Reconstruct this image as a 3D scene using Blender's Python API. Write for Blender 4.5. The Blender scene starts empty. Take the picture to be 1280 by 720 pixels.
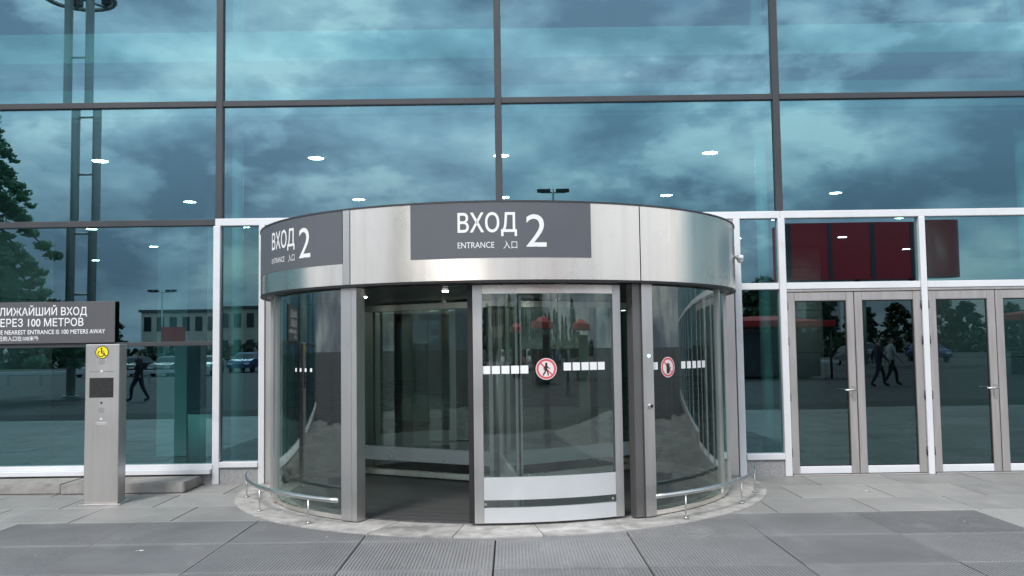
import bpy, bmesh, math, random
from mathutils import Vector, Matrix, noise as mnoise
random.seed(7)
PI = math.pi; rad = math.radians; sin = math.sin; cos = math.cos
S = bpy.context.scene
COL = S.collection

# ------------------------------------------------------------------ camera
FPX, PITCH, YAW, ROLL, CX, CD, CH = 1157.44, 0.0636, 0.0026, -0.0141, 0.1013, 11.3165, 1.6
cam = bpy.data.cameras.new('camera'); camo = bpy.data.objects.new('camera', cam); COL.objects.link(camo)
cam.sensor_width = 36.0; cam.lens = FPX / 1280 * 36.0; cam.clip_start = 0.05; cam.clip_end = 3000
fwd = Vector((sin(YAW)*cos(PITCH), cos(YAW)*cos(PITCH), sin(PITCH)))
rgt = Vector((cos(YAW), -sin(YAW), 0)); upv = rgt.cross(fwd)
r2 = rgt*cos(ROLL) + upv*sin(ROLL); u2 = -rgt*sin(ROLL) + upv*cos(ROLL)
m = Matrix((r2, u2, -fwd)).transposed().to_4x4(); m.translation = (CX, -CD, CH)
camo.matrix_world = m
S.camera = camo

# ------------------------------------------------------------------ sky, sun, exposure
SUN_EL, SUN_AZ = 48, 205      # azimuth clockwise from +Y (into the building): behind and left of the camera
W = bpy.data.worlds.new('World'); S.world = W; W.use_nodes = True
nt = W.node_tree; nt.nodes.clear()
def wn(t, **k):
    n = nt.nodes.new(t)
    for a, b in k.items(): setattr(n, a, b)
    return n
out = wn('ShaderNodeOutputWorld'); bg = wn('ShaderNodeBackground'); bg.inputs[1].default_value = 0.1
sky = wn('ShaderNodeTexSky', sky_type='NISHITA', sun_disc=False)
sky.sun_elevation = rad(SUN_EL); sky.sun_rotation = rad(SUN_AZ); sky.air_density = 1.1; sky.dust_density = 1.5
tc = wn('ShaderNodeTexCoord'); mp = wn('ShaderNodeMapping'); mp.inputs['Scale'].default_value = (1, 1, 2.1); mp.inputs['Location'].default_value = (3.1, 0.4, 0.2)
nt.links.new(tc.outputs['Generated'], mp.inputs[0])
n1 = wn('ShaderNodeTexNoise'); n1.inputs['Scale'].default_value = 3.6; n1.inputs['Detail'].default_value = 9; n1.inputs['Roughness'].default_value = 0.52; n1.inputs['Distortion'].default_value = 0.25
n2 = wn('ShaderNodeTexNoise'); n2.inputs['Scale'].default_value = 3.3; n2.inputs['Detail'].default_value = 8; n2.inputs['Roughness'].default_value = 0.5; n2.inputs['Distortion'].default_value = 0.05
for n in (n1, n2): nt.links.new(mp.outputs[0], n.inputs['Vector'])
cov = wn('ShaderNodeValToRGB'); cov.color_ramp.elements[0].position = 0.27; cov.color_ramp.elements[1].position = 0.40
nt.links.new(n1.outputs[0], cov.inputs[0])
shd = wn('ShaderNodeValToRGB'); e = shd.color_ramp.elements
e[0].position = 0.34; e[0].color = (3.0, 3.5, 4.4, 1); e[1].position = 0.70; e[1].color = (10.8, 10.8, 10.6, 1)
mid = shd.color_ramp.elements.new(0.5); mid.color = (5.6, 6.3, 7.2, 1)
# billows: tops of the heaps catch more light than their undersides
mp2 = wn('ShaderNodeMapping'); mp2.inputs['Scale'].default_value = (1, 1, 2.1); mp2.inputs['Location'].default_value = (3.1, 0.4, 0.2+.075)
nt.links.new(tc.outputs['Generated'], mp2.inputs[0])
n3 = [wn('ShaderNodeTexNoise') for _ in range(2)]
for n, mm in zip(n3, (mp, mp2)):
    n.inputs['Scale'].default_value = 4.6; n.inputs['Detail'].default_value = 12; n.inputs['Roughness'].default_value = 0.57; n.inputs['Distortion'].default_value = 0.05
    nt.links.new(mm.outputs[0], n.inputs['Vector'])
df = wn('ShaderNodeMath', operation='SUBTRACT'); nt.links.new(n3[0].outputs[0], df.inputs[0]); nt.links.new(n3[1].outputs[0], df.inputs[1])
ma = wn('ShaderNodeMath', operation='MULTIPLY_ADD'); nt.links.new(df.outputs[0], ma.inputs[0]); ma.inputs[1].default_value = .8; nt.links.new(n2.outputs[0], ma.inputs[2])
hp = wn('ShaderNodeMapRange', interpolation_type='SMOOTHSTEP'); nt.links.new(n3[0].outputs[0], hp.inputs[0])
for i_, v_ in enumerate((0.50, 0.565, -0.04, 0.042)): hp.inputs[i_+1].default_value = v_
ad = wn('ShaderNodeMath', operation='ADD'); nt.links.new(ma.outputs[0], ad.inputs[0]); nt.links.new(hp.outputs[0], ad.inputs[1])
nt.links.new(ad.outputs[0], shd.inputs[0])
# the cloud deck thickens towards the horizon, all the way round
sx_ = wn('ShaderNodeSeparateXYZ'); nt.links.new(tc.outputs['Generated'], sx_.inputs[0])
el = wn('ShaderNodeMapRange', interpolation_type='SMOOTHSTEP'); nt.links.new(sx_.outputs[2], el.inputs[0])
for i_, v_ in enumerate((0.03, 0.26, 0.55, 1.1)): el.inputs[i_+1].default_value = v_
dk = wn('ShaderNodeMixRGB', blend_type='MULTIPLY'); dk.inputs[0].default_value = 1; nt.links.new(shd.outputs[0], dk.inputs[1]); nt.links.new(el.outputs[0], dk.inputs[2])
mx = wn('ShaderNodeMixRGB'); nt.links.new(cov.outputs[0], mx.inputs[0]); nt.links.new(sky.outputs[0], mx.inputs[1]); nt.links.new(dk.outputs[0], mx.inputs[2])
nt.links.new(mx.outputs[0], bg.inputs[0]); nt.links.new(bg.outputs[0], out.inputs[0])

sun = bpy.data.lights.new('sun', 'SUN'); sun.energy = 1.5; sun.angle = rad(14); sun.color = (1, 0.95, 0.88)
suno = bpy.data.objects.new('sun', sun); COL.objects.link(suno)
sd = Vector((sin(rad(SUN_AZ))*cos(rad(SUN_EL)), cos(rad(SUN_AZ))*cos(rad(SUN_EL)), sin(rad(SUN_EL))))
suno.rotation_euler = sd.to_track_quat('Z', 'Y').to_euler()
suno.location = sd*60
vs = S.view_settings; vs.view_transform = 'Standard'; vs.look = 'None'; vs.exposure = 0.92; vs.gamma = 1; vs.use_curve_mapping = False
cy = S.cycles; cy.use_denoising = True; cy.max_bounces = 10; cy.transparent_max_bounces = 20; cy.glossy_bounces = 5
cy.diffuse_bounces = 4; cy.caustics_reflective = False; cy.caustics_refractive = False; cy.sample_clamp_indirect = 6

# ------------------------------------------------------------------ materials
class NT:
    def __init__(s, name):
        s.m = bpy.data.materials.new(name); s.m.use_nodes = True; s.t = s.m.node_tree; s.t.nodes.clear()
        s.out = s.n('ShaderNodeOutputMaterial')
    def n(s, t, **k):
        x = s.t.nodes.new(t)
        for a, b in k.items(): setattr(x, a, b)
        return x
    def l(s, a, b): s.t.links.new(a, b)
    def noise(s, scale, detail=4, rough=.5, vec=None, stretch=None, dist=0):
        x = s.n('ShaderNodeTexNoise'); x.inputs['Scale'].default_value = scale; x.inputs['Detail'].default_value = detail
        x.inputs['Roughness'].default_value = rough; x.inputs['Distortion'].default_value = dist
        tcn = s.n('ShaderNodeTexCoord'); mpn = s.n('ShaderNodeMapping')
        s.l(tcn.outputs['Object'], mpn.inputs[0])
        if stretch: mpn.inputs['Scale'].default_value = stretch
        oi = s.n('ShaderNodeObjectInfo'); mu = s.n('ShaderNodeMath', operation='MULTIPLY'); mu.inputs[1].default_value = 37.0
        s.l(oi.outputs['Random'], mu.inputs[0]); s.l(mu.outputs[0], mpn.inputs['Location'])
        s.l(mpn.outputs[0], x.inputs['Vector']); return x.outputs[0]
    def rng(s, v, a, b, c, d):
        x = s.n('ShaderNodeMapRange'); s.l(v, x.inputs[0])
        for i, q in enumerate((a, b, c, d)): x.inputs[i+1].default_value = q
        return x.outputs[0]
    def mixc(s, f, c1, c2, mode='MIX'):
        x = s.n('ShaderNodeMixRGB', blend_type=mode)
        for i, v in enumerate((f, c1, c2)):
            if hasattr(v, 'links') or hasattr(v, 'is_linked'): s.l(v, x.inputs[i])
            else: x.inputs[i].default_value = v if i == 0 else (*v, 1)
        return x.outputs[0]
    def bump(s, h, st, dist=.01):
        x = s.n('ShaderNodeBump'); x.inputs['Strength'].default_value = st; x.inputs['Distance'].default_value = dist; s.l(h, x.inputs['Height']); return x.outputs[0]

def pbr(name, col, rough=.5, metal=0, var=.12, scale=6, bumpst=0, bscale=60, stretch=None, rvar=.08, objvar=0.0, spec=.5, dirt=None):
    b = NT(name); p = b.n('ShaderNodeBsdfPrincipled'); b.l(p.outputs[0], b.out.inputs[0])
    p.inputs['Metallic'].default_value = metal; p.inputs['Specular IOR Level'].default_value = spec
    nz = b.noise(scale, 6, .6, stretch=stretch)
    lo = tuple(c*(1-var) for c in col); hi = tuple(min(1, c*(1+var)) for c in col)
    c = b.mixc(b.rng(nz, .3, .7, 0, 1), lo, hi)
    if dirt:
        dz = b.noise(dirt[1], 8, .65, dist=.4)
        c = b.mixc(b.rng(dz, dirt[2], dirt[3], 0, dirt[4]), c, dirt[0])
    if objvar:
        oi = b.n('ShaderNodeObjectInfo'); v = b.rng(oi.outputs['Random'], 0, 1, 1-objvar, 1+objvar)
        hs = b.n('ShaderNodeHueSaturation'); b.l(v, hs.inputs['Value']); b.l(c, hs.inputs['Color']); c = hs.outputs[0]
    b.l(c, p.inputs['Base Color'])
    b.l(b.rng(nz, .2, .8, max(.02, rough-rvar), min(1, rough+rvar)), p.inputs['Roughness'])
    if bumpst:
        b.l(b.bump(b.noise(bscale, 6, .6, stretch=stretch), bumpst, .004), p.inputs['Normal'])
    return b.m

def emis(name, col, st):
    b = NT(name); x = b.n('ShaderNodeEmission'); x.inputs[0].default_value = (*col, 1); x.inputs[1].default_value = st
    b.l(x.outputs[0], b.out.inputs[0]); return b.m

def stone(name, col, rough, objvar, ribs=False):
    b = NT(name); p = b.n('ShaderNodeBsdfPrincipled'); b.l(p.outputs[0], b.out.inputs[0])
    geo = b.n('ShaderNodeNewGeometry')
    def wnoise(sc, det, ro, st=(1, 1, 1), dist=0):
        mpn = b.n('ShaderNodeMapping'); mpn.inputs['Scale'].default_value = st; b.l(geo.outputs['Position'], mpn.inputs[0])
        x = b.n('ShaderNodeTexNoise'); x.inputs['Scale'].default_value = sc; x.inputs['Detail'].default_value = det; x.inputs['Roughness'].default_value = ro; x.inputs['Distortion'].default_value = dist; b.l(mpn.outputs[0], x.inputs[0]); return x.outputs[0]
    grain = b.noise(90, 4, .7); c = b.mixc(b.rng(grain, .3, .7, 0, 1), tuple(k*.82 for k in col), tuple(k*1.18 for k in col))
    c = b.mixc(b.rng(wnoise(.9, 8, .62, dist=.6), .45, .72, 0, .55), c, tuple(k*.55 for k in col))      # damp and traffic grime across slabs
    c = b.mixc(b.rng(wnoise(2.3, 9, .7, (1, .5, 1), .4), .56, .80, 0, .6), c, tuple(min(1, k*1.75) for k in col))  # dusty scuffs
    vo = b.n('ShaderNodeTexVoronoi'); vo.inputs['Scale'].default_value = 2.6; b.l(geo.outputs['Position'], vo.inputs['Vector'])
    c = b.mixc(b.rng(vo.outputs['Distance'], .030, .045, .75, 0), c, tuple(k*.42 for k in col))         # trodden gum spots
    oi = b.n('ShaderNodeObjectInfo'); hs = b.n('ShaderNodeHueSaturation'); b.l(b.rng(oi.outputs['Random'], 0, 1, 1-objvar, 1+objvar), hs.inputs['Value']); b.l(c, hs.inputs['Color'])
    b.l(hs.outputs[0], p.inputs['Base Color']); b.l(b.rng(wnoise(1.4, 6, .6), .3, .7, rough-.16, rough+.14), p.inputs['Roughness'])
    b.l(b.bump(grain, .35, .003), p.inputs['Normal']); return b.m

def glass(name, refl, trans, f0, wave=.0, wscale=.6, rough=0.0):
    b = NT(name)
    lw = b.n('ShaderNodeLayerWeight'); lw.inputs[0].default_value = .5
    pw = b.n('ShaderNodeMath', operation='POWER'); b.l(lw.outputs['Facing'], pw.inputs[0]); pw.inputs[1].default_value = 5
    f = b.rng(pw.outputs[0], 0, 1, f0, 1)
    g = b.n('ShaderNodeBsdfGlossy'); g.inputs['Color'].default_value = (*refl, 1); g.inputs['Roughness'].default_value = rough
    t = b.n('ShaderNodeBsdfTransparent'); t.inputs[0].default_value = (*trans, 1)
    oi = b.n('ShaderNodeObjectInfo'); hs = b.n('ShaderNodeHueSaturation'); hs.inputs['Color'].default_value = (*refl, 1)
    b.l(b.rng(oi.outputs['Random'], 0, 1, .90, 1.06), hs.inputs['Value']); b.l(b.rng(oi.outputs['Random'], 0, 1, 1.08, .92), hs.inputs['Saturation'])
    dz = b.noise(1.8, 8, .7, stretch=(1.5, 1, .35)); b.l(b.mixc(b.rng(dz, .52, .85, 0, .22), hs.outputs[0], tuple(k*.55 for k in refl)), g.inputs['Color'])
    if wave: b.l(b.bump(b.noise(wscale, 2, .4), wave, .01), g.inputs['Normal'])
    mixs = b.n('ShaderNodeMixShader'); b.l(f, mixs.inputs[0]); b.l(t.outputs[0], mixs.inputs[1]); b.l(g.outputs[0], mixs.inputs[2])
    b.l(mixs.outputs[0], b.out.inputs[0]); return b.m

def steel(name, col, rough, stretch, aniso=0.0, rot=0.0):
    b = NT(name); p = b.n('ShaderNodeBsdfPrincipled'); b.l(p.outputs[0], b.out.inputs[0])
    p.inputs['Metallic'].default_value = 1
    fine = b.noise(40, 3, .6, stretch=stretch); big = b.noise(1.3, 4, .6); sm = b.noise(5, 6, .65, dist=.5)
    c = b.mixc(b.rng(fine, .3, .7, 0, 1), tuple(k*.93 for k in col), tuple(min(1, k*1.05) for k in col))
    c = b.mixc(b.rng(sm, .55, .8, 0, .25), c, tuple(k*.72 for k in col))
    c = b.mixc(b.rng(b.noise(3.2, 6, .7, stretch=(2.2, 2.2, .12)), .45, .75, 0, .32), c, tuple(k*.55 for k in col))   # darker upright streaks
    b.l(c, p.inputs['Base Color'])
    b.l(b.rng(big, .3, .7, rough*.85, rough*1.2), p.inputs['Roughness'])
    b.l(b.bump(fine, .06, .002), p.inputs['Normal'])
    if aniso:
        p.inputs['Anisotropic'].default_value = aniso; p.inputs['Anisotropic Rotation'].default_value = rot
        tg = b.n('ShaderNodeTangent', direction_type='RADIAL', axis='Z'); b.l(tg.outputs[0], p.inputs['Tangent'])
    return b.m

M = {}
M['glass'] = glass('coated_teal_glass', (.46, .82, .95), (.25, .48, .49), .33, wave=.03, wscale=.5)
M['glasslow'] = glass('lower_teal_glass', (.45, .82, .93), (.24, .47, .47), .22, wave=.03, wscale=.6)
M['glass_in'] = glass('clear_glass_back', (.8, .9, .9), (.93, .98, .97), .02)
M['doorglass'] = glass('door_glass', (.55, .84, .90), (.34, .54, .52), .15, wave=.03, wscale=.8)
M['drumglass'] = glass('drum_glass', (.82, .92, .9), (.66, .74, .71), .17, wave=.02, wscale=.9)
M['wingglass'] = glass('wing_glass', (.85, .92, .9), (.80, .87, .84), .10, wave=.02, wscale=.9)
M['mullion'] = pbr('dark_grey_mullion', (.045, .049, .055), .45, var=.1, scale=2)
M['white'] = pbr('white_aluminium', (.68, .70, .73), .38, var=.05, scale=2, dirt=((.35, .34, .33), 3, .58, .8, .35))
M['steel'] = steel('brushed_steel', (.96, .89, .80), .29, (1, 1, 45), .85, .25)
M['steelv'] = steel('brushed_steel_upright', (.64, .62, .60), .34, (20, 20, .6))
M['steelr'] = steel('polished_rail_steel', (.66, .65, .63), .27, (1, 1, 1))
M['alu'] = pbr('satin_aluminium_door', (.58, .55, .53), .36, metal=.85, var=.07, scale=3, stretch=(6, 6, .5))
M['band'] = pbr('pale_satin_band', (.62, .64, .66), .32, metal=.35, var=.05, scale=2)
M['signgrey'] = pbr('sign_grey_vinyl', (.105, .112, .128), .42, var=.04, scale=2)
M['boardgrey'] = pbr('board_grey_vinyl', (.095, .097, .105), .45, var=.05, scale=2)
M['lettering'] = pbr('white_vinyl_letters', (.82, .83, .84), .5, var=.02)
M['black'] = pbr('black_rubber', (.012, .012, .013), .5, var=.2)
M['darkmetal'] = pbr('dark_soffit', (.05, .05, .052), .35, metal=.3, var=.15, scale=2)
M['greymetal'] = pbr('grey_anodised_metal', (.17, .165, .165), .35, metal=.6, var=.1, scale=2)
M['yellow'] = pbr('yellow_badge', (.85, .72, .02), .45, var=.03)
M['blackink'] = pbr('black_ink', (.015, .015, .015), .5, var=.1)
M['redink'] = pbr('red_ink', (.62, .10, .12), .5, var=.05)
M['pinkink'] = pbr('pale_sticker', (.80, .68, .68), .5, var=.03)
M['screen'] = pbr('dark_screen', (.03, .032, .033), .22, var=.3, scale=30)
M['granite'] = pbr('granite_plinth', (.30, .30, .31), .55, var=.35, scale=70, bumpst=.1)
M['ledge'] = pbr('weathered_ledge_stone', (.33, .32, .305), .75, var=.2, scale=8, bumpst=.35, bscale=40, objvar=.12, dirt=((.10, .095, .085), 3, .5, .75, .6))
M['ring'] = pbr('pale_ring_stone', (.43, .42, .405), .6, var=.25, scale=9, bumpst=.4, bscale=50, objvar=.12, dirt=((.13, .125, .115), 3.2, .46, .68, .7))
M['paver'] = stone('grey_paving_slab', (.285, .281, .276), .6, .14)
M['grate'] = stone('ribbed_grate_metal', (.225, .226, .232), .5, .15)
M['joint'] = pbr('dark_joint_bed', (.045, .043, .04), .9, var=.3, scale=20)
M['asphalt'] = pbr('asphalt', (.055, .055, .058), .8, var=.2, scale=.3, bumpst=.2)
M['mat'] = pbr('dark_entrance_mat', (.10, .10, .102), .75, var=.25, scale=12, stretch=(.3, 8, 1))
M['infloor'] = pbr('interior_floor', (.08, .08, .08), .25, var=.1, scale=1)
M['inwall'] = pbr('interior_wall', (.30, .31, .31), .7, var=.15, scale=.5)
M['inceil'] = pbr('interior_ceiling', (.42, .43, .44), .7, var=.04, scale=1)
M['incol'] = pbr('interior_column_cladding', (.72, .73, .73), .4, var=.04, scale=1)
M['inred'] = pbr('interior_red_panel', (.42, .012, .028), .35, var=.1, scale=1)
M['indark'] = pbr('interior_dark_grey', (.05, .05, .06), .5, var=.2)
M['lamp'] = emis('lamp_disc', (1, .97, .9), 40)
M['smalllamp'] = emis('small_lamp_disc', (1, .97, .9), 60)
M['led'] = emis('blue_led', (.2, .6, 1), 6)
M['bark'] = pbr('bark', (.07, .055, .045), .9, var=.3, scale=8, bumpst=.5, bscale=20)
def leafmat(name, col):
    b = NT(name); d = b.n('ShaderNodeBsdfDiffuse'); t_ = b.n('ShaderNodeBsdfTranslucent'); nz = b.noise(2.5, 3)
    c = b.mixc(b.rng(nz, .3, .7, 0, 1), tuple(k*.7 for k in col), tuple(k*1.3 for k in col)); b.l(c, d.inputs[0]); b.l(c, t_.inputs[0])
    x = b.n('ShaderNodeMixShader'); x.inputs[0].default_value = .5; b.l(d.outputs[0], x.inputs[1]); b.l(t_.outputs[0], x.inputs[2]); b.l(x.outputs[0], b.out.inputs[0]); return b.m
M['leaf'] = leafmat('leaf', (.15, .29, .18))
M['leaf2'] = pbr('dark_leaf', (.035, .065, .03), .6, var=.3, scale=3, objvar=.25)
M['plaster'] = pbr('beige_plaster', (.62, .55, .46), .8, var=.12, scale=.4)
M['plaster2'] = pbr('grey_panel', (.55, .56, .57), .7, var=.12, scale=.4)
M['roofing'] = pbr('roof_grey', (.12, .12, .13), .8)
M['win'] = pbr('dark_window', (.03, .04, .05), .12, var=.1)
M['mastgreen'] = pbr('galvanised_mast', (.48, .50, .48), .5, metal=.4, var=.1)
M['red'] = pbr('red_canopy', (.50, .02, .025), .5, var=.1, scale=2)
M['tyre'] = pbr('tyre', (.02, .02, .02), .8)
M['skin'] = pbr('skin', (.5, .32, .25), .6)
M['hair'] = pbr('dark_hair', (.03, .02, .015), .7)
M['cloth_a'] = pbr('navy_cloth', (.03, .035, .06), .85, var=.2)
M['cloth_b'] = pbr('light_cloth', (.45, .45, .46), .85, var=.15)
M['cloth_c'] = pbr('black_cloth', (.02, .02, .022), .85, var=.2)
for nm, c in (('car_white', (.7, .7, .7)), ('car_grey', (.18, .19, .2)), ('car_black', (.02, .02, .025)), ('car_blue', (.03, .07, .2)), ('car_red', (.4, .02, .02))):
    M[nm] = pbr(nm, c, .25, metal=.2, var=.03)

# ------------------------------------------------------------------ builders
def link(name, me, mat=None, parent=None, loc=(0, 0, 0)):
    o = bpy.data.objects.new(name, me); COL.objects.link(o); o.location = loc
    if parent is not None: o.parent = parent
    for q in (mat if isinstance(mat, (list, tuple)) else [mat] if mat else []):
        me.materials.append(M[q] if isinstance(q, str) else q)
    return o
def thing(name, label, cat, loc=(0, 0, 0), rz=0, group=None):
    o = bpy.data.objects.new(name, None); COL.objects.link(o); o.location = loc; o.rotation_euler = (0, 0, rz)
    o.empty_display_size = .1
    return tag(o, label, cat, group)
def tag(o, label=None, cat=None, group=None, kind=None):
    if label: o['label'] = label
    if cat: o['category'] = cat
    if group: o['group'] = group
    if kind: o['kind'] = kind
    return o
def boxbm(bm, a, b):
    vs_ = [bm.verts.new((x, y, z)) for x in (a[0], b[0]) for y in (a[1], b[1]) for z in (a[2], b[2])]
    for f in ((0, 1, 3, 2), (4, 6, 7, 5), (0, 4, 5, 1), (2, 3, 7, 6), (0, 2, 6, 4), (1, 5, 7, 3)):
        bm.faces.new([vs_[i] for i in f])
    return vs_
def bmesh_obj(name, bm, mat, parent=None, loc=(0, 0, 0), smooth=False):
    bmesh.ops.recalc_face_normals(bm, faces=bm.faces)
    me = bpy.data.meshes.new(name); bm.to_mesh(me); bm.free()
    if smooth:
        for p in me.polygons: p.use_smooth = True
    return link(name, me, mat, parent, loc)
def box(name, a, b, mat, parent=None, bev=0.0, origin=None):
    """box between world corners a and b; origin set at its own centre"""
    c = Vector([(p+q)/2 for p, q in zip(a, b)])
    bm = bmesh.new(); boxbm(bm, [p-k for p, k in zip(a, c)], [q-k for q, k in zip(b, c)])
    if bev: bmesh.ops.bevel(bm, geom=bm.edges[:], offset=bev, segments=1, affect='EDGES')
    return bmesh_obj(name, bm, mat, parent, c)
def pane(name, a, b, mat, parent, tilt=.0):
    """thin pane in an XZ plane: reflective coat on the outer (-Y) face only"""
    c = Vector([(p+q)/2 for p, q in zip(a, b)])
    bm = bmesh.new(); boxbm(bm, [p-k for p, k in zip(a, c)], [q-k for q, k in zip(b, c)])
    bmesh.ops.recalc_face_normals(bm, faces=bm.faces)
    for f in bm.faces: f.material_index = 0 if f.normal.y < -.9 else 1
    o = bmesh_obj(name, bm, [mat, 'glass_in'], parent, c)
    if tilt: o.rotation_euler = (random.uniform(-tilt, tilt), 0, random.uniform(-tilt, tilt))
    return o
DX, DY = -0.0244, -0.4374          # centre of the revolving door
def cp(t, r, z=0):                  # t degrees from the front (-Y), positive to the right
    return Vector((DX + r*sin(rad(t)), DY - r*cos(rad(t)), z))
def arc(name, r0, r1, t0, t1, z0, z1, mat, parent=None, n=None, smooth=True, split=None):
    n = n or max(3, int(abs(t1-t0)/2.5)); bm = bmesh.new(); rows = []
    for i in range(n+1):
        t = t0 + (t1-t0)*i/n
        rows.append([bm.verts.new(cp(t, r, z)) for r, z in ((r0, z0), (r1, z0), (r1, z1), (r0, z1))])
    for i in range(n):
        for k in range(4):
            f = bm.faces.new((rows[i][k], rows[i][(k+1) % 4], rows[i+1][(k+1) % 4], rows[i+1][k]))
            if split: f.material_index = 0 if k == 1 else 1
            f.smooth = smooth and k in (1, 3)
    for r in (rows[0], rows[-1]):
        f = bm.faces.new(r); f.material_index = 1 if split else 0
    # sharp edges between curved walls and flat caps
    bmesh.ops.recalc_face_normals(bm, faces=bm.faces)
    for e_ in bm.edges:
        if len(e_.link_faces) == 2 and e_.link_faces[0].normal.angle(e_.link_faces[1].normal, 0) > .6: e_.smooth = False
    me = bpy.data.meshes.new(name); bm.to_mesh(me); bm.free()
    return link(name, me, mat, parent)
def tubebm(bm, pts, rads, n=10, caps=True):
    pts = [Vector(p) for p in pts]; rings = []
    if not isinstance(rads, (list, tuple)): rads = [rads]*len(pts)
    for i, p in enumerate(pts):
        d = (pts[min(i+1, len(pts)-1)] - pts[max(i-1, 0)]).normalized()
        a = d.cross(Vector((0, 0, 1)) if abs(d.z) < .95 else Vector((1, 0, 0))).normalized(); b = d.cross(a)
        rings.append([bm.verts.new(p + (a*cos(2*PI*k/n) + b*sin(2*PI*k/n))*rads[i]) for k in range(n)])
    for i in range(len(rings)-1):
        for k in range(n):
            bm.faces.new((rings[i][k], rings[i][(k+1) % n], rings[i+1][(k+1) % n], rings[i+1][k])).smooth = True
    if caps:
        bm.faces.new(rings[0][::-1]); bm.faces.new(rings[-1])
def tube(name, pts, r, mat, parent=None, n=10):
    bm = bmesh.new(); tubebm(bm, pts, r, n); return bmesh_obj(name, bm, mat, parent)
def disc(name, c, r, h, mat, parent=None, n=24, axis='Z'):
    d = Vector((0, 0, h)) if axis == 'Z' else Vector((0, h, 0))
    return tube(name, [Vector(c), Vector(c)+d], r, mat, parent, n)

def text_tris(body, x0, x1, zb, zt, ref=None, bold=.0):
    """letters as flat triangles fitted into x0..x1 (zb..zt is the capital height)"""
    cu = bpy.data.curves.new('txt', 'FONT'); cu.body = body; cu.resolution_u = 4; cu.offset = bold
    ob = bpy.data.objects.new('txt', cu); COL.objects.link(ob)
    dg = bpy.context.evaluated_depsgraph_get(); me = bpy.data.meshes.new_from_object(ob.evaluated_get(dg))
    cr = bpy.data.curves.new('txt2', 'FONT'); cr.body = ref or 'H'; ob2 = bpy.data.objects.new('txt2', cr); COL.objects.link(ob2)
    dg = bpy.context.evaluated_depsgraph_get(); me2 = bpy.data.meshes.new_from_object(ob2.evaluated_get(dg))
    ys = [v.co.y for v in me2.vertices]; ylo, yhi = min(ys), max(ys)
    xs = [v.co.x for v in me.vertices]; a, b = min(xs), max(xs)
    V = [(x0+(v.co.x-a)/(b-a)*(x1-x0), zb+(v.co.y-ylo)/(yhi-ylo)*(zt-zb)) for v in me.vertices]
    F = [tuple(p.vertices) for p in me.polygons]
    for o_, c_ in ((ob, cu), (ob2, cr)):
        bpy.data.objects.remove(o_); bpy.data.curves.remove(c_)
    bpy.data.meshes.remove(me); bpy.data.meshes.remove(me2)
    return V, F
def flat(name, V, F, fn, mat, parent):
    """print: 2-D outline points V mapped to 3-D by fn(u, v)"""
    me = bpy.data.meshes.new(name); me.from_pydata([fn(*v) for v in V], [], F); me.update()
    return link(name, me, mat, parent)
def circ2(cx, cz, r, n=28, r_in=0):
    if not r_in: return [(cx+r*cos(2*PI*k/n), cz+r*sin(2*PI*k/n)) for k in range(n)], [tuple(range(n))]
    V = [(cx+q*cos(2*PI*k/n), cz+q*sin(2*PI*k/n)) for q in (r_in, r) for k in range(n)]
    return V, [(k, (k+1) % n, n+(k+1) % n, n+k) for k in range(n)]
def stroke2(pts, w):
    V, F = [], []
    for (a, b), (c, d) in zip(pts, pts[1:]):
        L = math.hypot(c-a, d-b) or 1; nx, nz = -(d-b)/L*w/2, (c-a)/L*w/2; ex, ez = (c-a)/L*w*.25, (d-b)/L*w*.25; k = len(V)
        V += [(a-ex+nx, b-ez+nz), (a-ex-nx, b-ez-nz), (c+ex-nx, d+ez-nz), (c+ex+nx, d+ez+nz)]; F.append((k, k+1, k+2, k+3))
    return V, F
def merge2(*vf):
    V, F = [], []
    for v, f in vf:
        k = len(V); V += v; F += [tuple(i+k for i in q) for q in f]
    return V, F

# ------------------------------------------------------------------ ground
def plane(name, x0, x1, y0, y1, z, mat, kind='structure'):
    me = bpy.data.meshes.new(name); me.from_pydata([(x0, y0, z), (x1, y0, z), (x1, y1, z), (x0, y1, z)], [], [(0, 1, 2, 3)])
    return tag(link(name, me, mat), kind=kind)
plane('ground', -600, 600, -900, 300, -.06, 'asphalt')
pav = tag(box('pavement', (-14, -14, -.055), (14, .2, -.03), 'joint'), kind='structure')

def child_at(o, parent):
    o.parent = parent; o.matrix_parent_inverse = Matrix.Translation(-Vector(parent.location)); return o
# ribbed metal grates
GX, GY, GX0, GY0 = 1.125, 1.035, -.045, -2.44
bm = bmesh.new(); gw, gh = GX/2-.007, GY/2-.006
boxbm(bm, (-gw, -gh, -.028), (gw, gh, -.006))
nb = 42
for i in range(nb):
    x = -gw + (i+.5)*2*gw/nb
    boxbm(bm, (x-.0075, -gh+.03, -.006), (x+.0075, gh-.03, 0))
for s in (-1, 1):
    boxbm(bm, (-gw, s*gh, -.0061), (gw, s*(gh-.018), .0008))
bmesh.ops.recalc_face_normals(bm, faces=bm.faces)
gme = bpy.data.meshes.new('grate'); bm.to_mesh(gme); bm.free(); gme.materials.append(M['grate'])
for i in range(-4, 4):
    for j in range(9):
        o = bpy.data.objects.new('grate', gme); COL.objects.link(o)
        o.location = (GX0+(i+.5)*GX, GY0-(j+.5)*GY, random.uniform(-.002, .002)); o.rotation_euler = (random.uniform(-.002, .002), random.uniform(-.002, .002), 0)
        child_at(o, pav)
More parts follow.
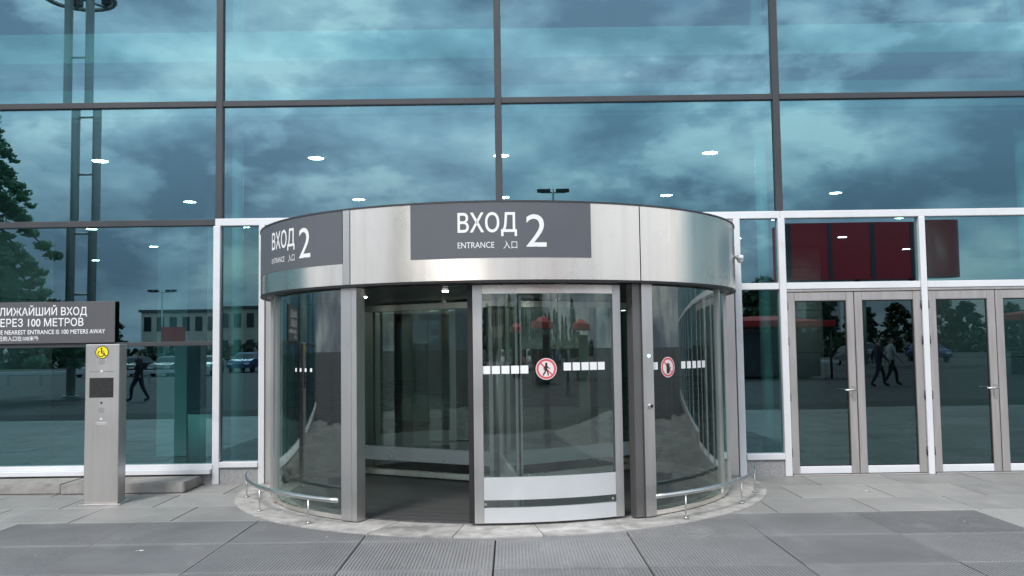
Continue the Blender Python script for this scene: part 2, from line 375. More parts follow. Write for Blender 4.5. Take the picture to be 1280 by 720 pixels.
# stone slabs by the wall, running bond
def slab(x0, x1, y0, y1, mat='paver', name='paver', zt=0.0, parent=pav):
    bm = bmesh.new(); g = .0065; a = [(x0+g, y0+g), (x1-g, y0+g), (x1-g, y1-g), (x0+g, y1-g)]
    c = ((x0+x1)/2, (y0+y1)/2)
    lo = [bm.verts.new((x-c[0], y-c[1], -.029)) for x, y in a]; hi = [bm.verts.new((x-c[0], y-c[1], random.uniform(-.002, .002))) for x, y in a]
    bm.faces.new(hi)
    for k in range(4): bm.faces.new((lo[k], lo[(k+1) % 4], hi[(k+1) % 4], hi[k]))
    bmesh.ops.bevel(bm, geom=[e for e in bm.edges if e.verts[0] in hi and e.verts[1] in hi], offset=.003, segments=1, affect='EDGES')
    o = bmesh_obj(name, bm, mat, None, (c[0], c[1], zt)); return child_at(o, parent)
rows = [(-.80, .1), (-1.62, -.80), (-2.44, -1.62)]
for k, (y0, y1) in enumerate(rows):
    x = 3.1 - 18*.96 + (.48 if k % 2 == 0 else 0)
    while x < 13.5:
        if not (-2.2 < x and x+.96 < 2.2 and k < 2): slab(x, x+.96, y0, y1)
        x += .96
GL, GR = GX0-4*GX, GX0+4*GX
y = -2.44; k = 3
while y > -11:
    for x0_, x1_ in ((GR, GR+.62 if k % 2 else GR+.96), (GL-.5 if k % 2 else GL-.96, GL)): slab(x0_, x1_, y-.8, y)
    x = GR+(.62 if k % 2 else .96)
    while x < 12.5: slab(x, x+.96, y-.8, y); x += .96
    x = GL-(.5 if k % 2 else .96)
    while x > -12.5: slab(x-.96, x, y-.8, y); x -= .96
    y -= .8; k += 1
# pale stone ring round the revolving door
t = -97
for k in range(13):
    w = 194/13; n = 6; bm = bmesh.new(); zt = .008+random.uniform(-.002, .002); g = .09
    lo, hi = [], []
    for i in range(n+1):
        a = t+g+(w-2*g)*i/n
        for lst, z in ((lo, -.028), (hi, zt)): lst.append((bm.verts.new(cp(a, 2.30, z)), bm.verts.new(cp(a, 2.97, z))))
    for i in range(n):
        bm.faces.new((hi[i][0], hi[i][1], hi[i+1][1], hi[i+1][0])); bm.faces.new((lo[i][1], lo[i+1][1], hi[i+1][1], hi[i][1]))
        bm.faces.new((lo[i][0], hi[i][0], hi[i+1][0], lo[i+1][0]))
    for i in (0, n): bm.faces.new((lo[i][0], lo[i][1], hi[i][1], hi[i][0]))
    o = bmesh_obj('ring_stone', bm, 'ring'); child_at(o, pav); t += w

# low weathered ledge under the left window
led = thing('stone_ledge', 'low weathered stone ledge under the left window by the steel pillar', 'ledge', (-6, -.3, 0))
def lblock(x0, x1, y0, y1, z, dz=0):
    c = ((x0+x1)/2, (y0+y1)/2, 0); bm = bmesh.new()
    vs_ = boxbm(bm, (x0-c[0], y0-c[1], 0.001), (x1-c[0], y1-c[1], z))
    for v in vs_:
        if v.co.z > .01: v.co.z += random.uniform(-.008, .008)+dz*v.co.x
    bmesh.ops.bevel(bm, geom=bm.edges[:], offset=.012, segments=2, affect='EDGES')
    child_at(bmesh_obj('ledge_stone', bm, 'ledge', None, c), led)
lblock(-5.02, -3.62, -.70, -.06, .115); lblock(-6.3, -5.03, -.66, -.06, .11); lblock(-7.9, -6.32, -.70, -.06, .115); lblock(-9.4, -7.92, -.70, -.06, .115)

# ------------------------------------------------------------------ terminal building
tb = thing('terminal_building', 'glass terminal building with teal reflecting panes, dark mullions and white frames', 'building')
MX0, P = -3.449, 3.4387
ZB, ZM, ZT = 3.172, 4.647, 7.3          # white beam, mullion, top mullion
K0, K1 = -4, 7
XL, XR = MX0+K0*P, MX0+K1*P
for k in range(K0, K1+1):
    x = MX0+k*P
    box('mullion', (x-.042, -.05, ZB+.05), (x+.042, .10, 10.2), 'mullion', tb, .006)
for z in (ZM, ZT):
    for k in range(K0, K1):
        x = MX0+k*P
        box('transom', (x+.042, -.045, z-.036), (x+P-.042, .09, z+.036), 'mullion', tb, .005)
box('parapet', (XL-.2, -.12, 10.2), (XR+.2, 12, 10.9), 'white', tb, .02)
def addpane(x0, x1, z0, z1, y=0.0, mat='glass', tilt=.0035, name='glass_pane'):
    return pane(name, (x0, y, z0), (x1, y+.014, z1), mat, tb, tilt)
for k in range(K0, K1):
    x = MX0+k*P
    addpane(x+.036, x+P-.036, ZB+.04, ZM-.03); addpane(x+.036, x+P-.036, ZM+.03, ZT-.03); addpane(x+.036, x+P-.036, ZT+.03, 10.19)
# white beam over the entrance and doors, dark beam further left
for k in range(K0, K1):
    x = MX0+k*P
    if k < 0: box('beam', (x, -.05, ZB-.036), (x+P, .10, ZB+.040), 'mullion', tb, .005)
    else: box('beam', (x if k else x-.04, -.06, ZB-.045), (x+P-.002, .10, ZB+.045), 'white', tb, .006)
# left windows: lower and upper panes
for k in range(K0, 0):
    x0, x1 = MX0+k*P, MX0+(k+1)*P
    if k < -1: box('mullion', (x0+P-.042, -.05, .20), (x0+P+.042, .10, ZB-.036), 'mullion', tb, .005)
    xa, xb = x0+.03, x1-.03
    addpane(xa, xb, 1.72, ZB-.03, tilt=.0018); addpane(xa, xb, .24, 1.67, tilt=.0018, mat='glasslow')
    box('transom', (x0+.042, -.04, 1.67), (x1-.042, .09, 1.722), 'mullion', tb, .004)
    box('sill', (x0+(.045), -.08, .185), (x1-.045, .09, .245), 'white', tb, .006)
    box('drip_flashing', (x0+.01, -.14, .135), (x1-.06, -.081, .19), 'white', tb, .004)
    box('plinth', (x0, -.05, -.02), (x1-.05, .3, .134), 'granite', tb, .004)
# white framed strip left of the drum
def wpost(x, w=.085, z0=0.0, z1=ZB-.045, d=.07): return box('frame_post', (x-w/2, -d, z0), (x+w/2, .10, z1), 'white', tb, .006)
wpost(-3.465, .085); wpost(-2.915, .075)
addpane(-3.43, -2.95, .26, ZB-.04, tilt=.0015, mat='glasslow')
box('sill', (-3.42, -.08, .20), (-2.955, .09, .268), 'white', tb, .006); box('plinth', (-3.42, -.05, -.02), (-2.955, .3, .198), 'granite', tb, .004)
# right of the drum
wpost(2.885, .085); wpost(3.435, .085)
box('transom', (2.93, -.055, 2.255), (3.39, .09, 2.335), 'white', tb, .005)
addpane(2.92, 3.40, 2.33, ZB-.04, tilt=.0015); addpane(2.92, 3.40, .26, 2.26, tilt=.0015, mat='glasslow')
box('sill', (2.93, -.08, .20), (3.39, .09, .275), 'white', tb, .006); box('plinth', (2.93, -.05, -.02), (3.39, .3, .198), 'granite', tb, .004)
box('frame_post', (-2.875, -.05, 0), (-2.66, .06, ZB-.046), 'steelv', tb, .004)
box('frame_post', (2.62, -.05, 0), (2.84, .06, ZB-.046), 'steelv', tb, .004)
addpane(-2.65, 2.61, 2.93, ZB-.04, tilt=0)
# double doors
def doorframe(x0, x1):
    box('door_frame', (x0, -.05, 2.222), (x1, .08, 2.252), 'alu', tb, .004)
    box('threshold', (x0, -.08, .0), (x1, .1, .018), 'alu', tb, .003)
def leaf(x0, x1, hinge, handle):
    w = .095; z0, z1 = .022, 2.215; y0, y1 = -.045, .02
    d = bpy.data.objects.new('door_leaf', None); COL.objects.link(d); d.parent = tb; d.location = (x0 if hinge < 0 else x1, 0, 0); d.empty_display_size = .1
    def c(o): o.parent = d; o.matrix_parent_inverse = Matrix.Translation(-d.location); return o
    c(box('stile', (x0, y0, z0), (x0+w, y1, z1), 'alu', None, .006)); c(box('stile', (x1-w, y0, z0), (x1, y1, z1), 'alu', None, .006))
    c(box('rail', (x0+w, y0+.002, z1-w-.01), (x1-w, y1, z1), 'alu', None, .006)); c(box('rail', (x0+w, y0+.002, z0), (x1-w, y1, z0+.09), 'white', None, .006))
    c(pane('door_pane', (x0+w-.006, -.012, z0+.085), (x1-w+.006, .0, z1-w-.005), 'doorglass', tb, .002))
    bm = bmesh.new(); gx0, gx1, gz0, gz1 = x0+w-.001, x1-w+.001, z0+.089, z1-w-.009
    for a_, b_ in (((gx0, gz0), (gx0+.012, gz1)), ((gx1-.012, gz0), (gx1, gz1)), ((gx0+.012, gz0), (gx1-.012, gz0+.012)), ((gx0+.012, gz1-.012), (gx1-.012, gz1))): boxbm(bm, (a_[0], -.022, a_[1]), (b_[0], -.0125, b_[1]))
    c(bmesh_obj('gasket', bm, 'black'))
    hx = x0 if hinge < 0 else x1
    for z in (.28, .95, 1.62, 2.05):
        c(tube('hinge', [(hx, -.052, z-.05), (hx, -.052, z+.05)], .010, 'mullion', None, 8))
    if handle:
        hx = x1-.042 if handle > 0 else x0+.042; s = -1 if handle > 0 else 1
        bm = bmesh.new(); boxbm(bm, (hx-.02, -.058, .90), (hx+.02, -.046, 1.07)); tubebm(bm, [(hx, -.058, 1.025), (hx, -.10, 1.025)], .012, 8)
        tubebm(bm, [(hx-.01*s, -.10, 1.025), (hx+.13*s, -.10, 1.025)], .012, 8); tubebm(bm, [(hx, -.0585, .94), (hx, -.066, .94)], .012, 8)
        c(bmesh_obj('handle', bm, 'steelr'))
for k in range(2):
    xa, xb = 3.435+k*1.722, 5.157+k*1.722
    if k: pass
    wpost(xb, .075)
    xl, xr = xa+.045, xb-.04
    addpane(xl-.01, xr+.01, 2.33, ZB-.04, tilt=.003)
    box('transom', (xl, -.055, 2.254), (xr, .09, 2.335), 'white', tb, .005)
    doorframe(xl, xr); mid_ = (xl+xr)/2
    leaf(xl+.002, mid_-.004, -1, 1); leaf(mid_+.004, xr-.002, 1, 0)
xx = 6.879
while xx < XR-1:
    nx = xx+1.722
    wpost(nx, .075); addpane(xx+.03, nx-.03, 2.33, ZB-.04); addpane(xx+.03, nx-.03, .26, 2.26, mat='glasslow')
    box('transom', (xx+.04, -.055, 2.254), (nx-.04, .09, 2.335), 'white', tb, .005); box('sill', (xx+.04, -.08, .20), (nx-.04, .09, .27), 'white', tb, .005)
    box('plinth', (xx+.04, -.05, -.02), (nx-.04, .3, .198), 'granite', tb, .004); xx = nx

# interior
box('interior_floor', (XL, .31, -.05), (XR, 36, -.004), 'infloor', tb)
box('ceiling', (XL, .35, 4.6), (XR, 36, 4.95), 'inceil', tb)
box('back_wall', (XL, 36, -.05), (XR, 36.3, 10.1), 'inwall', tb)
box('back_wall', (XL-.3, .3, -.05), (XL, 36.3, 10.1), 'inwall', tb); box('back_wall', (XR, .3, -.05), (XR+.3, 36.3, 10.1), 'inwall', tb)
box('bright_line_strip', (XL, .20, 4.505), (XR, .225, 4.525), 'incol', tb)  # pale strip added to stand in for the bright reflected line below the transom
box('bulkhead', (XL, .55, 5.36), (XR, 1.1, 5.76), 'incol', tb, .01)
box('roof_slab', (XL, .12, 9.6), (XR, 36, 9.9), 'inceil', tb)
for k in range(K0, K1+1):
    x = MX0+k*P
    if abs(x) > .5: tube('fin_column', [(x, .75, 0 if abs(x) > 2 else 3.3), (x, .75, 4.59)], .075, 'incol', tb, 14); tube('fin_column', [(x, .75, 4.96), (x, .75, 9.59)], .075, 'incol', tb, 14)
for x, y in ((-9.6, 6.2), (9.0, 6.0), (-9.6, 18), (9, 18)):
    tube('column', [(x, y, 0), (x, y, 4.59)], .95, 'incol', tb, 40)
    for z in (1.3, 2.6, 3.9): tube('column_joint', [(x, y, z-.006), (x, y, z+.006)], .954, 'indark', tb, 40)
for x, y in ((-5.0, 5), (4.6, 9)):
    tube('column', [(x, y, 0), (x, y, 4.59)], .28, 'incol', tb, 28)
# interior furniture glimpsed through the panes
lk = thing('partition_panel', 'tall pale partition panel standing inside behind the left window', 'partition', (-5.1, 3, 0))
child_at(box('panel_board', (-5.35, 3.0, .0), (-4.88, 3.12, 3.6), 'incol', None, .01), lk); child_at(box('panel_edge', (-4.878, 2.98, .0), (-4.62, 3.14, 3.6), 'indark', None, .01), lk)
bn = thing('litter_bin', 'white round litter bin standing inside behind the left window', 'bin', (-4.15, 1.6, 0))
child_at(tube('bin_body', [(-4.15, 1.6, 0), (-4.15, 1.6, .75)], [.2, .22], 'incol', None, 20), bn); child_at(tube('bin_lid', [(-4.15, 1.6, .75), (-4.15, 1.6, .82)], [.225, .1], 'indark', None, 20), bn)
# ceiling lights
ordn = ['first', 'second', 'third', 'fourth', 'fifth', 'sixth', 'seventh']
rowname = ['row nearest the glass', 'second row from the glass', 'third row from the glass', 'fourth row from the glass', 'fifth row from the glass']
for j, y in enumerate((3.03, 7.1, 11.0, 14.9, 18.6)):
    xs = [-9.5, -6.28, -2.9, 0.0, 3.27, 10.2] if j == 0 else [-9.5, -6.28, -2.9, 0.0, 3.27, 6.67, 10.0] if j == 1 else [-13.3, -10.0, -6.3, 6.6, 9.6, 13]
    for i, x in enumerate(xs):
        o = thing('ceiling_light', f'round recessed ceiling light, {ordn[i]} from the left in the {rowname[j]}', 'ceiling light', (x, y, 4.6), 0, 'recessed ceiling lights inside the hall')
        r = .118 if j < 2 else .12
        V = disc('lamp_disc', (0, 0, -.008), r, .004, 'lamp', o, 24); 
        bm = bmesh.new(); n = 24
        ra = [[bm.verts.new((q*cos(2*PI*k/n), q*sin(2*PI*k/n), z)) for k in range(n)] for q, z in ((r+.004, -.012), (r+.035, -.012), (r+.04, -.0005))]
        for a_, b_ in ((0, 1), (1, 2)):
            for k in range(n): bm.faces.new((ra[a_][k], ra[a_][(k+1) % n], ra[b_][(k+1) % n], ra[b_][k]))
        bmesh_obj('trim_ring', bm, 'white', o)

# ------------------------------------------------------------------ revolving door
rv = thing('revolving_door', 'large round stainless steel revolving door with grey ВХОД 2 signs', 'revolving door', (DX, DY, 0))
def A(*a, **k): o = arc(*a, **k); return child_at(o, rv)
def B(o): return child_at(o, rv)
RF, RG, ZFT, ZFB = 2.708, 2.589, 2.886, 2.196
# drum fascia panels
for a0, a1 in ((-98, -72.2), (-72, -31.7), (-29.7, 29.5), (29.75, 72), (72.2, 98)): A('fascia_panel', RF-.03, RF, a0, a1, ZFB, ZFT, 'steel', None, max(8, int((a1-a0)/1.5)))
A('fascia_strip', RF-.028, RF+.004, -31.55, -29.85, ZFB, ZFT+.002, 'steelv', None, 4)
A('fascia_panel', RF-.03, RF-.002, 98, 262, ZFB, ZFT, 'steel', None, 60)
A('fascia_trim', RF-.04, RF+.008, -98, 98, ZFT+.003, ZFT+.018, 'mullion', None, 90)
A('fascia_seal', RF-.06, RF+.002, -98, 98, ZFB-.022, ZFB-.002, 'black', None, 90)
for k in range(2):
    z0, z1 = ((ZFB-.018, ZFB+.04) if k == 0 else (ZFT-.05, ZFT-.01))
    B(tube('soffit' if k == 0 else 'drum_roof', [(DX, DY, z0), (DX, DY, z1)], RF-.065 if k == 0 else RF-.045, 'darkmetal' if k == 0 else 'white', None, 90))
for a, r in ((-20, 1.55), (25, 1.55), (-70, 1.6), (75, 1.6), (150, 1.5), (-150, 1.5)):
    p = cp(a, r, ZFB-.024); B(tube('soffit_light', [p, p+Vector((0, 0, .005))], .03, 'smalllamp', None, 16))
# posts: each of two uprights carrying the drum
for a0, a1, mt in ((-34.2, -31.4, 'steelv'), (-31.35, -30.0, 'steelv'), (31.4, 34.2, 'steelv')): A('drum_post', RG-.10, RG+.02, a0, a1, .018, ZFB-.022, mt, None, 4)
A('post_seal', RG-.09, RG+.0, 29.3, 31.35, .018, ZFB-.022, 'greymetal', None, 4)
for a0, a1 in ((-66.4, -64.9), (-79.5, -77.4), (-93, -89.5), (62.8, 64.2), (77.4, 79.5), (89.5, 93)): A('drum_post', RG-.05, RG+.012, a0, a1, .018, ZFB-.022, 'steelv', None, 3)
for a0, a1 in ((-95.5, -93.2), (93.2, 95.5)): A('post_seal', RG-.04, RG-.005, a0, a1, .018, ZFB-.022, 'black', None, 3)
# curved fixed glass
for a0, a1 in ((-64.8, -34.3), (-77.3, -66.5), (-89.4, -79.6), (34.3, 62.7), (64.3, 77.3), (79.6, 89.4)):
    o = A('curved_pane', RG-.03, RG-.016, a0, a1, .06, ZFB-.023, ['drumglass', 'glass_in'], split=True)
    A('bottom_channel', RG-.035, RG-.008, a0, a1, .017, .058, 'steel')
for a0, a1 in ((96, 150), (228.2, 264)):
    A('curved_pane', RG-.03, RG-.016, a0, a1, .06, ZFB-.023, ['wingglass', 'glass_in'], split=True); A('bottom_channel', RG-.035, RG-.008, a0, a1, .0, .058, 'steel')
for a0, a1 in ((150.2, 154), (224.6, 228)): A('drum_post', RG-.10, RG+.02, a0, a1, .0, ZFB-.022, 'steelv', None, 4)
# floor of the drum
B(tube('entrance_mat', [(DX, DY, -.02), (DX, DY, .010)], 2.40, 'mat', None, 80))
bm = bmesh.new()
for k in range(64):
    y = -2.3+k*.0735; hw = math.sqrt(max(0, 2.36**2-y*y))
    if hw > .1: boxbm(bm, (DX-hw, DY+y-.012, .0101), (DX+hw, DY+y+.012, .0135))
mr = B(bmesh_obj('mat_ribs', bm, 'darkmetal')); mr['kind'] = 'stuff'
# curved sliding leaf, right half of the front opening
def sleaf(a0, a1, R_, back=False):
    d = bpy.data.objects.new('sliding_leaf', None); COL.objects.link(d); d.location = cp((a0+a1)/2, R_, 0); child_at(d, rv); d.empty_display_size = .1
    def c(o):
        o.parent = d; o.matrix_parent_inverse = Matrix.Translation(-(d.location)); return o
    st = math.degrees(.085/R_)
    c(arc('stile', R_-.045, R_, a0, a0+st, .03, 2.165, 'steelv', None, 3)); c(arc('stile', R_-.045, R_, a1-st, a1, .03, 2.165, 'steelv', None, 3))
    i0, i1 = a0+st+.02, a1-st-.02
    c(arc('rail', R_-.044, R_-.002, i0, i1, 2.085, 2.164, 'steel')); c(arc('rail', R_-.044, R_-.002, i0, i1, .032, .165, 'band')); c(arc('rail', R_-.044, R_-.002, i0, i1, .235, .435, 'band'))
    c(arc('curved_pane', R_-.03, R_-.016, i0-.1, i1+.1, .43, 2.09, ['drumglass' if not back else 'wingglass', 'glass_in'], None, split=True))
    c(arc('curved_pane', R_-.03, R_-.016, i0-.1, i1+.1, .164, .236, ['drumglass', 'glass_in'], None, split=True))
    return c
R1 = 2.50
cL = sleaf(-4.9, 27.6, R1)
for a in (-2.6, 24.7):
    p0, p1 = cp(a, R1-.004, .20), cp(a, R1+.012, .20); cL(tube('screw', [p0, p1], .012, 'steelr', None, 10))
B(arc('door_seal', R1-.05, R1-.002, -6.0, -5.0, .03, 2.165, 'black', None, 3))
cB = sleaf(195.5, 224.3, R1, True)
B(arc('door_seal', R1-.05, R1+.01, 192.6, 195.3, .02, 2.165, 'black', None, 3))
A('door_track', R1-.06, R1+.02, -30, 31, 2.168, ZFB-.024, 'darkmetal')
A('door_track', R1-.06, R1+.02, 154, 224.5, 2.168, ZFB-.024, 'steel')
# rotor with three wings
B(tube('rotor_shaft', [(DX, DY, .012), (DX, DY, ZFB-.02)], .06, 'steelv', None, 20))
def wing(az, r_in=.08, r_out=2.30):
    d = bpy.data.objects.new('rotor_wing', None); COL.objects.link(d); d.location = (DX, DY, 0); child_at(d, rv)
    d.rotation_euler = (0, 0, rad(az)-PI/2); d.empty_display_size = .1     # local +X points along the wing
    def wb(n, x0, x1, z0, z1, mt, hy=.03):
        o = box(n, (x0, -hy, z0), (x1, hy, z1), mt, None, .004); o.parent = d; return o
    wb('stile', r_in, r_in+.06, .03, 2.15, 'steelv'); wb('stile', r_out-.07, r_out, .03, 2.15, 'steelv')
    wb('rail', r_in+.06, r_out-.07, 2.07, 2.15, 'steel', .028); wb('rail', r_in+.06, r_out-.07, .03, .10, 'steel', .028); wb('rail', r_in+.06, r_out-.07, .21, .38, 'band', .028)
    wb('brush_seal', r_out, r_out+.03, .03, 2.15, 'black', .008)
    o = box('wing_pane', (r_in+.055, -.006, .37), (r_out-.065, .006, 2.08), 'wingglass', None); o.parent = d
    return d
W3 = [wing(a) for a in (5.0, 122, 240)]
# lettering and signs on the fascia
def cylmap(R_):
    return lambda u, v: cp(math.degrees(u/R_), R_, v)
def lettering(parent_fn, R_, items, mat='lettering', name='lettering'):
    V, F = merge2(*items); return parent_fn(flat(name, V, F, cylmap(R_), mat, None))
def signpanel(a0, a1, z0, z1, label):
    d = A('sign_panel', RF-.001, RF+.004, a0, a1, z0, z1, 'signgrey', None, max(10, int((a1-a0)/1.2))); d['label'] = label
    def c(o): o.parent = d; o.matrix_parent_inverse = Matrix.Identity(4); return o
    return c
L = rad(1)*RF
c1 = signpanel(-16.25, 18.65, 2.392, ZFT-.001, 'grey centre sign reading ВХОД 2 entrance')
def sign_text(c, o, k=1.0):
    s = lambda deg: (deg*k+o)*L
    lettering(c, RF+.0055, [text_tris('ВХОД', s(-7.0), s(4.2), 2.622, 2.783, bold=.012), text_tris('2', s(5.9), s(9.8), 2.487, 2.778, ref='2')])
    lettering(c, RF+.0055, [text_tris('ENTRANCE', s(-7.0), s(-.1), 2.480, 2.532), text_tris('入口', s(1.6), s(4.2), 2.472, 2.534, ref='口')])
sign_text(c1, 0)
c2 = signpanel(-71.9, -31.75, 2.392, ZFT-.001, 'grey left sign reading ВХОД 2 entrance')
sign_text(c2, -51.0, 1.02)
# stickers on the leaf and on the right curved pane
def prohibit(c, R_, a, z, r, fig):
    u = rad(a)*R_
    def put(n, vf, mt, off): c(flat(n, vf[0], vf[1], lambda x, y: cp(math.degrees(x/R_), R_+off, y), mt, None))
    put('sticker', circ2(u, z, r), 'pinkink', .001)
    put('sticker_ring', merge2(circ2(u, z, r*.93, 28, r*.74), stroke2([(u-r*.58, z+r*.58), (u+r*.58, z-r*.58)], r*.14)), 'redink', .0018)
    if fig == 'walk':
        g = [circ2(u+.0*r, z+.47*r, .12*r, 12), stroke2([(u, z+.32*r), (u-.03*r, z-.02*r)], .22*r), stroke2([(u-.03*r, z-.02*r), (u+.12*r, z-.26*r), (u+.18*r, z-.58*r)], .12*r),
             stroke2([(u-.05*r, z-.02*r), (u-.12*r, z-.28*r), (u-.3*r, z-.55*r)], .12*r), stroke2([(u-.03*r, z+.28*r), (u-.22*r, z+.1*r), (u-.2*r, z-.08*r)], .09*r), stroke2([(u+.03*r, z+.28*r), (u+.2*r, z+.08*r), (u+.32*r, z+.06*r)], .09*r)]
    else:
        g = [stroke2([(u, z-.5*r), (u, z+.02*r)], .42*r)] + [stroke2([(u+(i-1.5)*.12*r, z+.0*r), (u+(i-1.5)*.13*r, z+(.42-.07*abs(i-1.3))*r)], .1*r) for i in range(4)] + [stroke2([(u+.18*r, z-.3*r), (u+.36*r, z-.02*r)], .1*r)]
    put('sticker_figure', merge2(*g), 'blackink', .0026)
def squares(c, R_, angs, z, w=.07):
    for a in angs:
        u = rad(a)*R_; V = [(u-w/2, z-w/2), (u+w/2, z-w/2), (u+w/2, z+w/2), (u-w/2, z+w/2)]
        c(flat('square_sticker', V, [(0, 1, 2, 3)], lambda x, y: cp(math.degrees(x/R_), R_+.001, y), 'lettering', None))
RL = R1-.016
prohibit(cL, RL, 10.4, 1.397, .098, 'walk')
squares(cL, RL, (-2.2, -.2, 1.8, 3.8, 5.75), 1.395, .072); squares(cL, RL, (15.0, 17.0, 19.0, 20.9, 22.8), 1.415, .072)
prohibit(B, RG-.016, 39.3, 1.387, .098, 'hand')
squares(B, RG-.016, (35.4, 44.6, 46.8, 49.0, 51.2, 53.4), 1.402, .07)
squares(B, RG-.016, (-45, -47.2, -49.4, -51.6), 1.402, .035)
p = cp(33.0, RG+.02, 1.50); B(tube('indicator_light', [p, p+Vector((0, -.008, 0))], .013, 'led', None, 10))
p = cp(33.2, RG+.018, 1.03); B(tube('push_button', [p, cp(33.2, RG+.034, 1.03)], .028, 'steelr', None, 16)); B(tube('push_button', [cp(33.2, RG+.0345, 1.03), cp(33.2, RG+.037, 1.03)], .016, 'black', None, 12))

# security camera dome on the drum edge
sc = thing('security_camera', 'small white dome security camera at the right edge of the drum', 'security camera', cp(74, RF, 2.52))
q = cp(74, RF+.001, 2.55); w_ = cp(74, RF+.06, 2.55)
child_at(tube('bracket', [q, w_], .018, 'white', None, 10), sc)
bm = bmesh.new(); bmesh.ops.create_uvsphere(bm, u_segments=16, v_segments=10, radius=.036)
for v in bm.verts: v.co += w_ + Vector((0, 0, -.03))
child_at(bmesh_obj('dome', bm, 'white', smooth=True), sc); child_at(tube('collar', [w_+Vector((0, 0, -.03)), w_+Vector((0, 0, .02))], [.041, .033], 'white', None, 16), sc)
# handrails
def handrail(a0, a1, label, posts, zz=.245):
    Rr = 2.85; h = thing('handrail', label, 'handrail', cp((a0+a1)/2, Rr, 0), 0, 'curved handrails guarding the drum')
    pts = [cp(a0+(a1-a0)*i/30, Rr, zz) for i in range(31)]
    child_at(tube('rail', pts, .021, 'steelr', None, 14), h)
    for e_ in (0, -1):
        bm = bmesh.new(); bmesh.ops.create_uvsphere(bm, u_segments=12, v_segments=8, radius=.0212)
        for v in bm.verts: v.co += pts[e_]
        child_at(bmesh_obj('end_cap', bm, 'steelr', smooth=True), h)
    for a in posts:
        child_at(tube('post', [cp(a, Rr, .014), cp(a, Rr, zz-.015)], .0085, 'steelr', None, 8), h)
        child_at(tube('foot_plate', [cp(a, Rr, .012), cp(a, Rr, .022)], .026, 'steelr', None, 12), h)
handrail(-81, -30.7, 'curved steel handrail low on the left side of the drum', (-38, -57, -77))
handrail(30, 81, 'curved steel handrail low on the right side of the drum', (37, 58, 73))

# ------------------------------------------------------------------ steel help pillar
pl = thing('help_pillar', 'brushed steel call pillar with yellow wheelchair badge and dark screen', 'pillar', (-4.25, -1.31, 0), rad(3))
def pb(n, a, b, mt, bev=.004): o = box(n, a, b, mt, None, bev); o.parent = pl; return o
pb('pillar_body', (-.178, -.11, .012), (.178, .11, 1.69), 'steelv', .006)
pb('base_plate', (-.215, -.15, .0), (.215, .16, .0118), 'steelv', .002)
pb('screen_bezel', (-.132, -.1135, 1.125), (.118, -.1095, 1.335), 'darkmetal', .001); pb('screen', (-.122, -.1155, 1.135), (.108, -.1137, 1.325), 'screen', 0)
F2 = lambda off: (lambda u, v: Vector((u, -.11-off, v)))
def pf(n, vf, mt, off): o = flat(n, vf[0], vf[1], F2(off), mt, pl); return o
bx_, bz_ = -.005, 1.605
pf('badge', circ2(bx_, bz_, .068, 32), 'yellow', .002); pf('badge_rim', circ2(bx_, bz_, .069, 32, .062), 'blackink', .003)
pf('wheelchair_symbol', merge2(circ2(bx_-.006, bz_+.042, .0095, 12), stroke2([(bx_-.006, bz_+.03), (bx_-.004, bz_-.008), (bx_+.02, bz_-.008), (bx_+.032, bz_-.038), (bx_+.043, bz_-.034)], .010), stroke2([(bx_-.006, bz_+.014), (bx_+.018, bz_+.012)], .008),
    stroke2([(bx_-.012+.031*cos(rad(a)), bz_-.015+.031*sin(rad(a))) for a in range(115, 350, 18)], .008)), 'blackink', .0035)
pf('speaker_dots', merge2(*[circ2(bx_+.011*i, 1.50+.011*j, .003, 6) for i in range(-3, 4) for j in range(-2, 3) if i*i+j*j < 10]), 'blackink', .001)
for z, mt in ((1.405, 'lettering'), (1.07, 'blackink'), (.90, 'lettering')):
    o = tube('button', [(bx_, -.11, z), (bx_, -.116, z)], .011, mt, None, 12); o.parent = pl
pf('scribed_line', merge2(stroke2([(-.13, 1.40), (-.03, 1.40)], .003), stroke2([(.02, 1.40), (.12, 1.40)], .003)), 'darkmetal', .001)
pf('speaker_dots', merge2(*[circ2(bx_+.011*i, .99+.011*j, .003, 6) for i in range(-3, 4) for j in range(-2, 3) if i*i+j*j < 10]), 'blackink', .001)
V, F = merge2(stroke2([(-.06, .862), (.055, .862)], .004), stroke2([(-.045, .846), (.04, .846)], .004)); pf('scribed_line', (V, F), 'lettering', .001)

# ------------------------------------------------------------------ direction sign on the left window
sg = thing('direction_sign', 'dark grey direction board with white Russian and English text', 'sign', (-5.55, -.1, 1.72))
child_at(box('board', (-6.42, -.066, 1.722), (-4.695, -.052, 2.226), 'boardgrey', None, .003), sg)
child_at(box('bracket', (-6.3, -.0515, 1.74), (-6.2, -.041, 2.2), 'mullion'), sg); child_at(box('bracket', (-5.0, -.0515, 1.74), (-4.9, -.041, 2.2), 'mullion'), sg)
FS = lambda u, v: Vector((u, -.0675, v))
x0 = -6.165
for body, xe, zb, zt, ref in (('БЛИЖАЙШИЙ ВХОД', -5.035, 2.062, 2.152, None), ('ЧЕРЕЗ 100 МЕТРОВ', -5.075, 1.930, 2.020, None), ('THE NEAREST ENTRANCE IS 100 METERS AWAY', -4.81, 1.836, 1.886, None), ('最近的入口在100米外', -5.615, 1.758, 1.808, '口')):
    V, F = text_tris(body, x0, xe, zb, zt, ref, .010); child_at(flat('lettering', V, F, FS, 'lettering', None), sg)

